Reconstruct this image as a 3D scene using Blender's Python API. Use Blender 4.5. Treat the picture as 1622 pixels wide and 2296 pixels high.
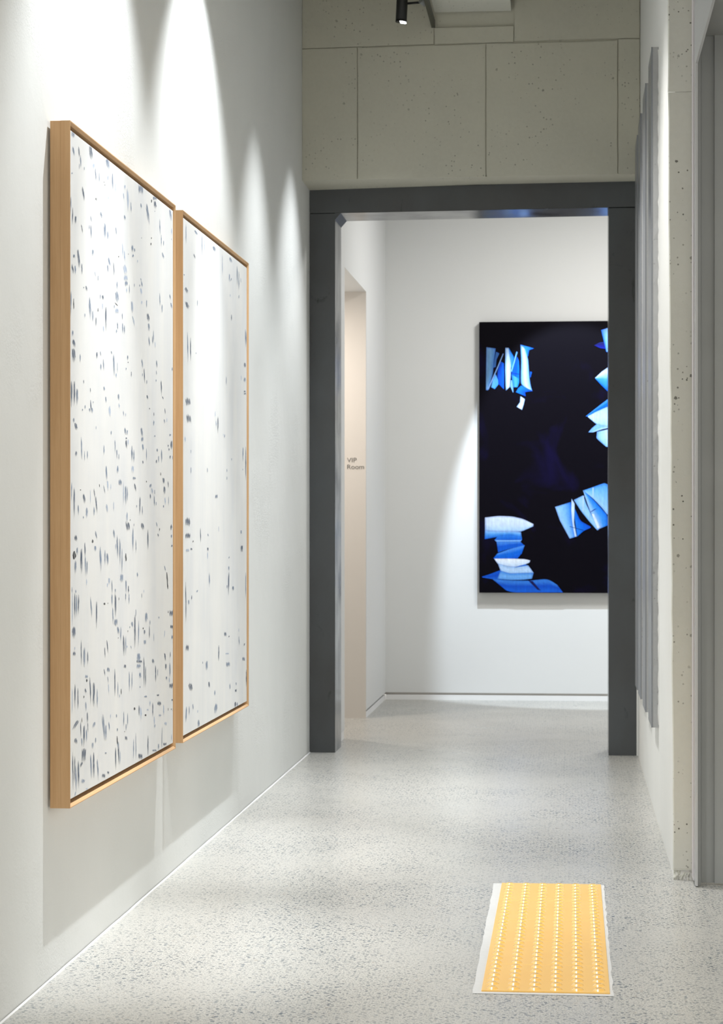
import bpy, bmesh, math, random
from mathutils import Vector, Matrix
random.seed(7)
for o in list(bpy.data.objects):
    bpy.data.objects.remove(o)
scene = bpy.context.scene
COL = scene.collection

# ------------------------------------------------------------------ camera
FPX, U0, V0, CAMH = 4870.0, 811.0, 1175.0, 1.098
YAW = math.atan(469.0 / FPX)
SY, CY = math.sin(YAW), math.cos(YAW)
cam_d = bpy.data.cameras.new('camera')
cam = bpy.data.objects.new('camera', cam_d)
COL.objects.link(cam)
cam.location = (0, 0, CAMH)
cam.rotation_euler = (math.pi / 2, 0, YAW)
cam_d.sensor_fit = 'VERTICAL'
cam_d.sensor_height = 36.0
cam_d.lens = FPX / 2296.0 * 36.0
cam_d.shift_y = (V0 - 1148.0) / 2296.0
cam_d.clip_start = 0.05
cam_d.dof.use_dof = True
cam_d.dof.focus_distance = 6.2
cam_d.dof.aperture_fstop = 12.0
scene.camera = cam

# ------------------------------------------------------------------ world, exposure
w = bpy.data.worlds.new('world'); scene.world = w
w.use_nodes = True
w.node_tree.nodes['Background'].inputs[0].default_value = (1.0, 0.955, 0.88, 1)
w.node_tree.nodes['Background'].inputs[1].default_value = 1.0
vs = scene.view_settings
vs.view_transform = 'Standard'; vs.look = 'None'; vs.gamma = 1.0
vs.use_curve_mapping = False
vs.exposure = 0.42

# ------------------------------------------------------------------ lights (track spots)
def spot(name, loc, target, power, size_deg, blend, radius=0.02, color=(1, 1, 1)):
    d = bpy.data.lights.new(name, 'SPOT')
    d.energy = power; d.spot_size = math.radians(size_deg); d.spot_blend = blend
    d.shadow_soft_size = radius; d.color = color
    o = bpy.data.objects.new(name, d); COL.objects.link(o)
    o.location = loc
    o.rotation_euler = (Vector(target) - Vector(loc)).to_track_quat('-Z', 'Y').to_euler()
    return o
COOL = (0.94, 0.975, 1.0)
NEUT = (1.0, 0.985, 0.955)
# wall-wash spots over the two pale paintings: wide beam plus hot core of the same lamp
for yy, ty, colr in ((5.55, 5.55, COOL), (7.10, 7.20, COOL)):
    spot('track_lamp_painting_offscreen', (-0.69, yy, 3.42), (-1.25, ty, 0.9), 145, 79, 0.6, 0.012, colr)
    spot('track_lamp_painting_core_offscreen', (-0.69, yy, 3.42), (-1.18, ty, 0.2), 265, 32, 1.0, 0.012, colr)
# other spots on the same track
spot('spotlight_beam', (-0.762, 9.77, 3.345), (-1.10, 9.45, 0), 140, 64, 1.0, 0.02, COOL)
spot('track_lamp_left_wall_offscreen', (-0.69, 8.55, 3.42), (-1.15, 8.6, 0.3), 140, 58, 1.0, 0.02, COOL)
spot('track_lamp_right_wall_offscreen', (-0.60, 7.3, 3.40), (0.32, 7.6, 0.8), 100, 76, 1.0, 0.06, NEUT)
spot('track_lamp_right_wall_rear_offscreen', (-0.60, 8.7, 3.40), (0.32, 9.0, 1.0), 150, 70, 1.0, 0.06, NEUT)
spot('track_lamp_near_offscreen', (-0.72, 4.6, 3.40), (0.05, 5.5, 0), 140, 56, 1.0, 0.06, NEUT)
# back room
spot('back_room_spot_offscreen', (-0.20, 12.35, 3.22), (0.12, 13.55, 1.22), 285, 45, 0.25, 0.02, (0.77, 0.885, 1.0))
def area(name, loc, size, power, color=(1, 1, 1)):
    d = bpy.data.lights.new(name, 'AREA'); d.shape = 'DISK'; d.size = size; d.energy = power; d.color = color
    o = bpy.data.objects.new(name, d); COL.objects.link(o); o.location = loc
    return o
area('back_room_ceiling_lamp_offscreen', (0.5, 12.0, 3.25), 0.5, 38, (1.0, 0.985, 0.95))
area('vip_room_lamp_offscreen', (-1.75, 11.65, 2.39), 0.15, 13, (1.0, 0.90, 0.80))

# ------------------------------------------------------------------ projection helpers (pixel -> place)
def ray(u, v):
    a = u - U0
    return Vector((-SY * FPX + CY * a, CY * FPX + SY * a, V0 - v))
def on_y(u, v, y):
    d = ray(u, v); t = y / d.y
    return Vector((d.x * t, y, CAMH + d.z * t))
def on_x(u, v, x):
    d = ray(u, v); t = x / d.x
    return Vector((x, d.y * t, CAMH + d.z * t))
def on_z(u, v, z):
    d = ray(u, v); t = (z - CAMH) / d.z
    return Vector((d.x * t, d.y * t, z))
def XU(u, y):
    return on_y(u, V0, y).x

# ------------------------------------------------------------------ materials
def srgb(r, g, b):
    f = lambda c: (c / 255 / 12.92) if c <= 10 else ((c / 255 + 0.055) / 1.055) ** 2.4
    return (f(r), f(g), f(b), 1.0)
class M:
    def __init__(s, name, base=(0.8, 0.8, 0.8, 1), rough=0.6, metal=0.0, spec=0.5):
        s.m = bpy.data.materials.new(name); s.m.use_nodes = True
        s.t = s.m.node_tree; s.n = s.t.nodes; s.l = s.t.links
        s.b = s.n['Principled BSDF']
        s.b.inputs['Base Color'].default_value = base
        s.b.inputs['Roughness'].default_value = rough
        s.b.inputs['Metallic'].default_value = metal
        s.b.inputs['Specular IOR Level'].default_value = spec
        s._co = None
    def co(s, scale=(1, 1, 1)):
        if s._co is None:
            s._co = s.n.new('ShaderNodeNewGeometry')
        mp = s.n.new('ShaderNodeMapping'); mp.inputs['Scale'].default_value = scale
        s.l.new(s._co.outputs['Position'], mp.inputs['Vector'])
        return mp.outputs[0]
    def noise(s, scale, detail=3, rough=0.5, stretch=(1, 1, 1), dist=0.0):
        n = s.n.new('ShaderNodeTexNoise'); n.inputs['Scale'].default_value = scale
        n.inputs['Detail'].default_value = detail; n.inputs['Roughness'].default_value = rough
        n.inputs['Distortion'].default_value = dist
        s.l.new(s.co(stretch), n.inputs['Vector'])
        return n.outputs[0]
    def voro(s, scale, stretch=(1, 1, 1), rnd=1.0, out='Distance', dim='3D'):
        n = s.n.new('ShaderNodeTexVoronoi'); n.voronoi_dimensions = dim; n.inputs['Scale'].default_value = scale
        n.inputs['Randomness'].default_value = rnd
        s.l.new(s.co(stretch), n.inputs['Vector'])
        return n.outputs[out], n
    def ramp(s, fac, stops, interp='LINEAR'):
        r = s.n.new('ShaderNodeValToRGB'); r.color_ramp.interpolation = interp
        e = r.color_ramp.elements
        while len(e) < len(stops): e.new(0.5)
        for i, (p, c) in enumerate(stops):
            e[i].position = p
            e[i].color = c if not isinstance(c, (int, float)) else (c, c, c, 1)
        s.l.new(fac, r.inputs[0]); return r.outputs[0]
    def mix(s, fac, a, b, mode='MIX'):
        n = s.n.new('ShaderNodeMix'); n.data_type = 'RGBA'; n.blend_type = mode
        for sock, val in ((n.inputs[0], fac), (n.inputs[6], a), (n.inputs[7], b)):
            if isinstance(val, bpy.types.NodeSocket): s.l.new(val, sock)
            else: sock.default_value = val
        return n.outputs[2]
    def math(s, op, a, b=0.0):
        n = s.n.new('ShaderNodeMath'); n.operation = op
        for sock, val in ((n.inputs[0], a), (n.inputs[1], b)):
            if isinstance(val, bpy.types.NodeSocket): s.l.new(val, sock)
            else: sock.default_value = val
        return n.outputs[0]
    def color(s, c): s.l.new(c, s.b.inputs['Base Color'])
    def rough(s, c): s.l.new(c, s.b.inputs['Roughness'])
    def bump(s, h, strength=0.3, dist=0.01):
        n = s.n.new('ShaderNodeBump'); n.inputs['Strength'].default_value = strength
        n.inputs['Distance'].default_value = dist
        s.l.new(h, n.inputs['Height']); s.l.new(n.outputs[0], s.b.inputs['Normal'])

def m_plaster(name, base, tint, bump=0.25):
    m = M(name, base, 0.75, 0, 0.25)
    m.color(m.mix(m.ramp(m.noise(1.3, 4), [(0.35, 0), (0.7, 1)]), base, tint))
    patch = m.ramp(m.noise(2.2, 3), [(0.50, 0.12), (0.66, 1)])
    fine = m.noise(170, 4, 0.6)
    big = m.noise(9, 3)
    h = m.math('ADD', m.math('MULTIPLY', fine, patch), m.math('MULTIPLY', big, 0.6))
    m.bump(h, bump, 0.004)
    return m.m
PLASTER = m_plaster('trowelled_white_plaster', (0.77, 0.78, 0.765, 1), (0.72, 0.735, 0.72, 1), 0.6)
WHITE_WALL = m_plaster('smooth_white_paint', (0.78, 0.785, 0.78, 1), (0.76, 0.77, 0.765, 1), 0.08)
RIGHT_WALL = m_plaster('rough_white_plaster', (0.84, 0.84, 0.82, 1), (0.80, 0.80, 0.775, 1), 0.5)

def m_concrete(name, c1, c2, c3, pin=1.0):
    m = M(name, c1, 0.8, 0, 0.3)
    cloud = m.ramp(m.noise(1.7, 6, 0.6, dist=0.4), [(0.3, 0), (0.72, 1)])
    col = m.mix(cloud, c1, c2)
    col = m.mix(m.ramp(m.noise(60, 3), [(0.35, 0.0), (0.8, 0.35)]), col, c3)
    def pits(scale, keep, r, wob):
        d, v = m.voro(scale)
        sep = m.n.new('ShaderNodeSeparateColor'); m.l.new(v.outputs['Color'], sep.inputs[0])
        on = m.ramp(sep.outputs[0], [(keep, 0), (keep + 0.01, 1)], 'CONSTANT')
        dd = m.math('ADD', m.math('ADD', d, m.math('MULTIPLY', sep.outputs[1], r * 0.8)), m.math('MULTIPLY', m.math('SUBTRACT', m.noise(scale * 9, 3), 0.5), wob))
        return m.math('MULTIPLY', m.ramp(dd, [(r, 1), (r * 1.25, 0)]), on)
    clump = m.ramp(m.noise(3.1, 3), [(0.42, 0), (0.58, 1)])
    holes = m.math('MULTIPLY', m.math('MAXIMUM', pits(24, 0.62, 0.14, 0.16), pits(75, 0.62, 0.22, 0.2)), clump)
    col = m.mix(m.math('MULTIPLY', holes, pin), col, (0.09, 0.085, 0.07, 1))
    m.color(col)
    m.bump(m.math('SUBTRACT', m.math('MULTIPLY', m.noise(35, 5, 0.6), 0.6), holes), 0.45, 0.004)
    return m.m
CONCRETE = m_concrete('board_cast_concrete', (0.60, 0.585, 0.49, 1), (0.53, 0.52, 0.445, 1), (0.63, 0.62, 0.53, 1), 0.55)
CONCRETE_LIGHT = m_concrete('pale_concrete', (0.68, 0.68, 0.615, 1), (0.62, 0.62, 0.565, 1), (0.71, 0.71, 0.65, 1), 0.85)

def m_floor():
    m = M('ground_concrete_floor', (0.6, 0.6, 0.57, 1), 0.3, 0, 0.5)
    base = m.mix(m.ramp(m.noise(1.1, 5, 0.55), [(0.3, 0), (0.7, 1)]), (0.60, 0.58, 0.525, 1), (0.53, 0.515, 0.475, 1))
    base = m.mix(m.ramp(m.noise(330, 3, 0.75), [(0.38, 0), (0.56, 1)]), m.mix(0.62, base, (0.27, 0.275, 0.27, 1)), base)
    dens = m.ramp(m.noise(2.1, 3), [(0.34, 0.45), (0.58, 1)])
    def flakes(scale, keep, r0, r1, wob, wscale):
        d, v = m.voro(scale, dim='2D')
        sep = m.n.new('ShaderNodeSeparateColor'); m.l.new(v.outputs['Color'], sep.inputs[0])
        on = m.ramp(sep.outputs[0], [(keep, 0), (keep + 0.01, 1)], 'CONSTANT')
        size = m.math('MULTIPLY', sep.outputs[1], 0.30)      # every flake its own size
        dd = m.math('ADD', m.math('ADD', d, size), m.math('MULTIPLY', m.noise(wscale, 2), wob))
        return m.math('MULTIPLY', m.math('MULTIPLY', m.ramp(dd, [(r0, 1), (r1, 0)]), on), dens), sep.outputs[2]
    s2, _ = flakes(170, 0.10, 0.50, 0.62, 0.25, 420)
    s1, c1 = flakes(82, 0.30, 0.54, 0.62, 0.42, 240)
    s3, c3 = flakes(42, 0.78, 0.43, 0.48, 0.42, 150)
    tint = m.ramp(c1, [(0.0, (0.07, 0.095, 0.115, 1)), (0.5, (0.13, 0.155, 0.175, 1)), (0.85, (0.25, 0.26, 0.26, 1)), (1.0, (0.38, 0.33, 0.28, 1))])
    col = m.mix(m.math('MULTIPLY', s2, 0.75), base, (0.24, 0.25, 0.25, 1))
    col = m.mix(m.math('MULTIPLY', s1, 1.0), col, tint)
    col = m.mix(m.math('MULTIPLY', s3, 0.9), col, (0.08, 0.115, 0.15, 1))
    m.color(col)
    m.rough(m.ramp(m.noise(3.0, 4), [(0.3, 0.27), (0.7, 0.33)]))
    return m.m
FLOOR = m_floor()

def m_steel(name, c1, c2, rough, metal, stain=0.65):
    m = M(name, c1, rough, metal, 0.5)
    col = m.mix(m.ramp(m.noise(2.6, 5, 0.6, (1, 1, 0.55)), [(0.3, 0), (0.7, 1)]), c1, c2)
    col = m.mix(m.ramp(m.noise(9, 5, 0.7, (1, 1, 0.5), 1.2), [(0.64, 0), (0.74, stain)]), col, (0.02, 0.02, 0.02, 1))
    m.color(col)
    m.rough(m.ramp(m.noise(5, 4), [(0.3, rough - 0.06), (0.7, rough + 0.08)]))
    return m.m
STEEL = m_steel('hot_rolled_steel', (0.098, 0.108, 0.116, 1), (0.080, 0.080, 0.081, 1), 0.46, 0.35)
STEEL_SMOOTH = m_steel('rolled_steel_inner_face', (0.098, 0.108, 0.116, 1), (0.080, 0.080, 0.081, 1), 0.2, 0.35)
GREY_METAL = m_steel('grey_painted_metal', (0.33, 0.345, 0.345, 1), (0.31, 0.325, 0.325, 1), 0.42, 0.1, 0.0)
LIGHT_METAL = M('pale_grey_metal', (0.50, 0.51, 0.52, 1), 0.4, 0.2).m
LILAC = M('pale_lilac_sealant', (0.62, 0.60, 0.62, 1), 0.6).m
BLACK = M('matt_black_metal', (0.012, 0.012, 0.012, 1), 0.45, 0.2).m
OLIVE = M('dark_olive_metal', (0.06, 0.06, 0.045, 1), 0.5, 0.2).m
CAULK = M('white_caulk', (0.9, 0.9, 0.9, 1), 0.5).m
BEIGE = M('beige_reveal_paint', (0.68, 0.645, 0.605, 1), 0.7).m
GROUT = m_concrete('pale_cement_grout', (0.61, 0.61, 0.60, 1), (0.56, 0.56, 0.55, 1), (0.65, 0.65, 0.64, 1), 0.0)
LETTER = M('grey_vinyl', (0.15, 0.14, 0.13, 1), 0.6).m
PANEL_FRONT = M('blue_grey_front', (0.25, 0.265, 0.29, 1), 0.35, 0.35).m  # front sheets and edge strips, toned darker and bluer than the panel body
PANEL_SIDE = m_concrete('grey_cement_edge', (0.42, 0.425, 0.43, 1), (0.36, 0.365, 0.37, 1), (0.47, 0.47, 0.47, 1), 0.3)

def m_wood(name, axis, c_l, c_d):
    m = M(name, c_l, 0.5, 0, 0.35)
    st = (1, 1, 0.04) if axis == 'z' else (1, 0.04, 1)
    fine = m.noise(230, 4, 0.6, st, 0.3)
    wide = m.noise(55, 3, 0.5, st, 0.8)
    col = m.mix(m.ramp(fine, [(0.3, 0), (0.75, 1)]), c_l, m.mix(0.5, c_l, c_d))
    col = m.mix(m.ramp(wide, [(0.42, 0), (0.68, 0.45)]), col, c_d)
    kn, kv = m.voro(2.3, (6, 1, 1) if axis == 'z' else (1, 1, 6))
    col = m.mix(m.ramp(kn, [(0.012, 0.9), (0.03, 0)]), col, (0.10, 0.05, 0.02, 1))
    m.color(col)
    m.bump(fine, 0.08, 0.001)
    return m.m
WOOD_Z = m_wood('pine_upright', 'z', (0.66, 0.42, 0.22, 1), (0.53, 0.305, 0.14, 1))
WOOD_Y = m_wood('pine_rail', 'y', (0.66, 0.42, 0.22, 1), (0.53, 0.305, 0.14, 1))

def m_canvas():
    m = M('primed_canvas', (0.82, 0.82, 0.81, 1), 0.8, 0, 0.2)
    streak = m.ramp(m.noise(7, 4, 0.6, (1, 1, 0.13)), [(0.35, 0), (0.7, 1)])
    col = m.mix(streak, (0.76, 0.76, 0.745, 1), (0.68, 0.695, 0.71, 1))
    col = m.mix(m.ramp(m.noise(4, 5), [(0.45, 0), (0.75, 0.7)]), col, (0.80, 0.80, 0.785, 1))
    m.color(col)
    m.bump(m.noise(260, 4, 0.7), 0.14, 0.002)
    return m.m
CANVAS = m_canvas()
def m_attr(name, streaky):
    m = M(name, (0.5, 0.5, 0.5, 1), 0.75 if streaky else 0.35, 0, 0.2)
    a = m.n.new('ShaderNodeVertexColor'); a.layer_name = 'paint'
    if streaky:
        f = m.ramp(m.noise(300, 4, 0.7, (1, 1, 0.12)), [(0.46, 0.0), (0.66, 0.55)])
        m.color(m.mix(f, a.outputs[0], (0.78, 0.785, 0.79, 1)))
    else:
        f = m.ramp(m.noise(70, 4, 0.6, (1, 1, 0.2)), [(0.3, 0.72), (0.7, 0.95)])
        m.color(m.mix(1.0, a.outputs[0], f, 'MULTIPLY'))
    return m.m
STROKE = m_attr('blue_grey_brush_paint', True)
BLUE_PAINT = m_attr('blue_swept_paint', False)
def m_dark():
    m = M('blue_black_ground', (0.003, 0.003, 0.005, 1), 0.4, 0, 0.05)
    f = m.ramp(m.noise(3.2, 4, 0.5, dist=0.6), [(0.56, 0), (0.74, 1)])
    m.color(m.mix(f, (0.0028, 0.0022, 0.0045, 1), (0.005, 0.0035, 0.026, 1)))
    return m.m
DARK = m_dark()
def m_yellow():
    m = M('yellow_tactile_plastic', (0.86, 0.50, 0.13, 1), 0.45, 0, 0.5)
    m.color(m.mix(m.ramp(m.noise(6, 3), [(0.3, 0), (0.7, 1)]), (0.95, 0.58, 0.15, 1), (0.93, 0.545, 0.13, 1)))
    m.b.inputs['Coat Weight'].default_value = 0.7; m.b.inputs['Coat Roughness'].default_value = 0.3
    return m.m
YELLOW = m_yellow()
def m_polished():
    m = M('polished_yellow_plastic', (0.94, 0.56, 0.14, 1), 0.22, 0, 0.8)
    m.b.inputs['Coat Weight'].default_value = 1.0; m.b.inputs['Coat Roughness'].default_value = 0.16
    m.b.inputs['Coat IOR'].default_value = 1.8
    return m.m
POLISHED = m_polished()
def m_emit(name, c, s):
    m = M(name, c, 0.4)
    m.b.inputs['Emission Color'].default_value = c
    m.b.inputs['Emission Strength'].default_value = s
    return m.m
LENS = m_emit('lit_lens', (0.93, 0.96, 1, 1), 6.0)

# ------------------------------------------------------------------ mesh helpers
def link(name, me, mat, parent=None):
    o = bpy.data.objects.new(name, me); COL.objects.link(o)
    if mat is not None and not me.materials: me.materials.append(mat)
    if parent is not None: o.parent = parent
    return o
def root_loc(parent):
    v = Vector((0, 0, 0))
    while parent is not None:
        v += parent.location; parent = parent.parent
    return v
def mesh_obj(name, verts, faces, mat, parent=None, smooth=False):
    off = root_loc(parent)
    me = bpy.data.meshes.new(name)
    me.from_pydata([tuple(Vector(v) - off) for v in verts], [], faces)
    bm = bmesh.new(); bm.from_mesh(me); bmesh.ops.recalc_face_normals(bm, faces=bm.faces); bm.to_mesh(me); bm.free()
    if smooth:
        for p in me.polygons: p.use_smooth = True
    me.update()
    return link(name, me, mat, parent)
BF = [(0, 1, 3, 2), (4, 6, 7, 5), (0, 4, 5, 1), (2, 3, 7, 6), (0, 2, 6, 4), (1, 5, 7, 3)]
def box(name, x, y, z, mat, parent=None, bevel=0.0):
    vs_ = [(a, b, c) for a in x for b in y for c in z]
    o = mesh_obj(name, vs_, BF, mat, parent)
    if bevel:
        bm = bmesh.new(); bm.from_mesh(o.data)
        bmesh.ops.bevel(bm, geom=list(bm.edges), offset=bevel, segments=2, affect='EDGES', profile=0.5)
        bm.to_mesh(o.data); bm.free()
    return o
def tag(o, label=None, cat=None, group=None, kind=None):
    if label: o['label'] = label
    if cat: o['category'] = cat
    if group: o['group'] = group
    if kind: o['kind'] = kind
    return o
def struct(o, label=None): return tag(o, label, None, None, 'structure')
def thing(name, loc, label, cat, group=None):
    e = bpy.data.objects.new(name, None); COL.objects.link(e); e.location = loc
    e.empty_display_size = 0.1
    return tag(e, label, cat, group)
def cyl(name, p0, p1, r0, r1, mat, parent=None, seg=24, smooth=True):
    p0, p1 = Vector(p0), Vector(p1); ax = (p1 - p0).normalized()
    q = ax.to_track_quat('Z', 'Y')
    vv, ff = [], []
    for p, r in ((p0, r0), (p1, r1)):
        for i in range(seg):
            a = 2 * math.pi * i / seg
            vv.append(p + q @ Vector((r * math.cos(a), r * math.sin(a), 0)))
    for i in range(seg):
        j = (i + 1) % seg
        ff.append((i, j, seg + j, seg + i))
    ff.append(tuple(range(seg))); ff.append(tuple(range(seg, 2 * seg)))
    o = mesh_obj(name, vv, ff, mat, parent)
    if smooth:
        for p in o.data.polygons: p.use_smooth = len(p.vertices) == 4
    return o

# ------------------------------------------------------------------ the setting
XL, XR = -1.25, 0.32
YB, YP0, YP1 = 10.08, 10.37, 10.65       # concrete header front, steel portal front and back
YF = 13.55                                # far wall of the back room
XBL = -1.152                              # left wall of the back room
struct(box('floor', (-2.6, 5.0), (-3.0, 13.9), (-0.15, 0.0), FLOOR), 'speckled ground concrete floor')
struct(box('wall_left', (-1.45, XL), (-3.0, YP1), (0, 3.95), PLASTER), 'trowelled white plaster wall behind the pale paintings')
# bright caulk line where the left wall meets the floor
vv = []
n = 60
for i in range(n + 1):
    y = 3.0 + (YP0 - 3.0) * i / n
    wdt = 0.004 + 0.002 * random.random()
    vv += [(XL, y, 0.0), (XL + wdt, y, 0.0), (XL + 0.002, y, 0.003 + 0.002 * random.random())]
ff = []
for i in range(n):
    a = 3 * i
    ff += [(a, a + 1, a + 4, a + 3), (a + 1, a + 2, a + 5, a + 4)]
struct(mesh_obj('trim_1', vv, ff, CAULK), 'thin white caulk line along the foot of the left wall')

# ceiling and beam
struct(box('ceiling', (-1.45, 5.0), (-3.0, 10.9), (3.95, 4.1), CONCRETE), 'concrete ceiling')
struct(box('trim_2', (XU(975, YB), XU(1147, YB)), (3.5, YB), (3.475, 3.95), CONCRETE_LIGHT), 'pale concrete beam under the ceiling above the track')

# concrete header over the steel portal: core plus cast panels with recessed joints
ZS = 2.705
core_v = [(XL, YB + 0.008, ZS), (XR + 0.02, YB + 0.008, ZS + 0.01), (XL, YP1, ZS - 0.005), (XR + 0.02, YP1, ZS + 0.025),
          (XL, YB + 0.008, 3.95), (XR + 0.02, YB + 0.008, 3.95), (XL, YP1, 3.95), (XR + 0.02, YP1, 3.95)]
hdr = struct(mesh_obj('wall_back', core_v, [(0, 1, 3, 2), (4, 5, 7, 6), (0, 1, 5, 4), (2, 3, 7, 6), (0, 2, 6, 4), (1, 3, 7, 5)], CONCRETE),
             'cast concrete header wall over the dark steel portal')
def panel(u0, u1, vt0, vt1, vb0, vb1, gap=0.0015, thick=0.0, nx=10, nz=8, rag=0.002):
    """concrete form panel between pixel corners on the header plane, edges slightly ragged"""
    a = on_y(u0, vt0, YB); b = on_y(u1, vt1, YB); c = on_y(u0, vb0, YB); d = on_y(u1, vb1, YB)
    yf = YB - thick
    vv, ff = [], []
    for j in range(nz + 1):
        t = j / nz
        for i in range(nx + 1):
            s = i / nx
            top = a.lerp(b, s); bot = c.lerp(d, s)
            p = top.lerp(bot, t)
            if i == 0: p.x += gap + random.random() * rag
            if i == nx: p.x -= gap + random.random() * rag
            if j == 0: p.z -= gap + random.random() * rag * 1.6
            if j == nz: p.z += (gap + random.random() * rag) if vb0 < 380 else 0
            p.y = yf
            vv.append(p)
    for j in range(nz):
        for i in range(nx):
            k = j * (nx + 1) + i
            ff.append((k, k + 1, k + nx + 2, k + nx + 1))
    m0 = len(vv)
    ring = [i for i in range(nx + 1)] + [j * (nx + 1) + nx for j in range(1, nz + 1)] + \
           [nz * (nx + 1) + i for i in range(nx - 1, -1, -1)] + [j * (nx + 1) for j in range(nz - 1, 0, -1)]
    for r in ring: vv.append(Vector((vv[r].x, YB + 0.008, vv[r].z)))
    L = len(ring)
    for i in range(L):
        j = (i + 1) % L
        ff.append((ring[i], ring[j], m0 + j, m0 + i))
    return mesh_obj('panel', vv, ff, CONCRETE, hdr)
VB = lambda u: 404 - (u - 678) * 0.0185
panel(677, 802, 110, 106, VB(677), VB(802))
panel(802, 1090, 106, 97, VB(802), VB(1090))
panel(1090, 1386, 97, 90, VB(1090), VB(1386))
panel(1386, 1436, 86, 86, VB(1386), VB(1436))
panel(677, 974, -190, -190, 110, 100)
panel(974, 1153, 62, 57, 100, 95, thick=0.004)
panel(1153, 1436, -190, -190, 93, 86, thick=0.006)

# right wall (white plaster), concrete end face, sealant strip
YE = 6.77
XE = 0.392
zs = 24
vv = []
for i in range(zs + 1):
    z = 3.95 * i / zs
    jx = random.random() * 0.003
    lean = 0.0
    vv += [(XR + 0.001 + jx + lean, YE, z), (XR + lean, YE + 0.012, z), (XR, YP1, z), (XE, YP1, z), (XE, YE, z)]
ff = []
for i in range(zs):
    a = 5 * i
    for k in range(5):
        k2 = (k + 1) % 5
        ff.append((a + k, a + k2, a + 5 + k2, a + 5 + k))
ff += [(0, 1, 2, 3, 4), tuple(5 * zs + k for k in range(5))]
wr = struct(mesh_obj('wall_right', vv, ff, RIGHT_WALL), 'rough white plaster wall with four tall grey panels')
# end face of pale concrete, in two pours with a cold joint
def endface(z0, z1, n=30):
    vv, ff = [], []
    for i in range(n + 1):
        z = z0 + (z1 - z0) * i / n
        xl = XR - 0.004 - 0.0065 * z + (random.random() - 0.5) * 0.003
        yy = YE - 0.006 + (random.random() - 0.5) * 0.002
        vv += [(xl, YE + 0.004, z), (xl + 0.003, yy, z), (XR + 0.035, yy, z), (XE - 0.018, yy, z), (XE - 0.018, YE + 0.004, z)]
    for i in range(n):
        a = 5 * i
        for k in range(4):
            ff.append((a + k, a + k + 1, a + 6 + k, a + 5 + k))
    return mesh_obj('concrete_end', vv, ff, CONCRETE_LIGHT, wr)
zj = on_y(1520, 207, YE).z
endface(0.03, zj - 0.0004); endface(zj + 0.0004, 3.95)
# rough broken foot of the end face
vv, ff = [], []
nx_, nz_ = 14, 5
for j in range(nz_ + 1):
    for i in range(nx_ + 1):
        x = XR - 0.003 + (XE - 0.018 - XR + 0.003) * i / nx_
        z = 0.034 * j / nz_
        y = YE - 0.006 + (0.0 if j == nz_ else random.random() * 0.012)
        vv.append((x, y, z))
for j in range(nz_):
    for i in range(nx_):
        k = j * (nx_ + 1) + i
        ff.append((k, k + 1, k + nx_ + 2, k + nx_ + 1))
mesh_obj('broken_foot', vv, ff, CONCRETE_LIGHT, wr)

# steel portal
portal = struct(thing('door_1', ((XL + XR) / 2, YP0, 0), 'dark hot-rolled steel portal framing the opening to the back room', None), 'dark hot-rolled steel portal framing the opening to the back room')
xl1, xr1 = XU(751, YP0), XU(1366, YP0)
xr2 = XU(1428, YP0)
ZJ = 2.592
box('jamb', (XL + 0.001, xl1), (YP0 + 0.003, YP1), (0, ZJ - 0.002), STEEL, portal, 0.001)
box('jamb', (xr1, xr2), (YP0 + 0.003, YP1), (0, ZJ + 0.006), STEEL, portal, 0.001)
lv = [(XL + 0.001, YP0, ZJ), (xr2, YP0, ZJ + 0.01), (XL + 0.001, YP1, ZJ), (xr2, YP1, ZJ + 0.01),
      (XL + 0.001, YP0, ZS - 0.002), (xr2, YP0, ZS + 0.022), (XL + 0.001, YP1, ZS - 0.002), (xr2, YP1, ZS + 0.022)]
mesh_obj('lintel', lv, [(0, 1, 3, 2), (4, 5, 7, 6), (0, 1, 5, 4), (2, 3, 7, 6), (0, 2, 6, 4), (1, 3, 7, 5)], STEEL, portal)
box('return_plate', (xl1, xl1 + 0.0012), (YP0 + 0.005, YP1), (0, ZJ - 0.004), STEEL_SMOOTH, portal)
box('return_plate', (xr1 - 0.0012, xr1), (YP0 + 0.005, YP1), (0, ZJ + 0.004), STEEL_SMOOTH, portal)
mesh_obj('soffit_plate', [(xl1, YP0 + 0.002, ZJ - 0.0012), (xr1, YP0 + 0.002, ZJ + 0.0088 - 0.0012), (xl1, YP1, ZJ - 0.0012), (xr1, YP1, ZJ + 0.0088 - 0.0012), (xl1, YP0 + 0.002, ZJ), (xr1, YP0 + 0.002, ZJ + 0.0088), (xl1, YP1, ZJ), (xr1, YP1, ZJ + 0.0088)], [(0, 1, 3, 2), (4, 5, 7, 6), (0, 1, 5, 4), (2, 3, 7, 6), (0, 2, 6, 4), (1, 3, 7, 5)], STEEL_SMOOTH, portal)
# mitred weld plate at the left inner corner
a = on_y(750, 478, YP0 - 0.001)
mesh_obj('corner_plate', [(xl1, YP0, ZJ), (xl1 + 0.03, YP0, ZJ), (xl1, YP0, ZJ - 0.035), (xl1, YP1, ZJ), (xl1 + 0.03, YP1, ZJ), (xl1, YP1, ZJ - 0.035)],
         [(0, 1, 2), (3, 4, 5), (0, 1, 4, 3), (1, 2, 5, 4), (0, 2, 5, 3)], STEEL, portal)
# plaster filler beside right jamb
struct(box('trim_3', (xr2, XR + 0.005), (YP0 + 0.004, YP1), (0, ZS + 0.01), RIGHT_WALL), 'narrow plaster fillet between steel jamb and right wall')

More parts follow.
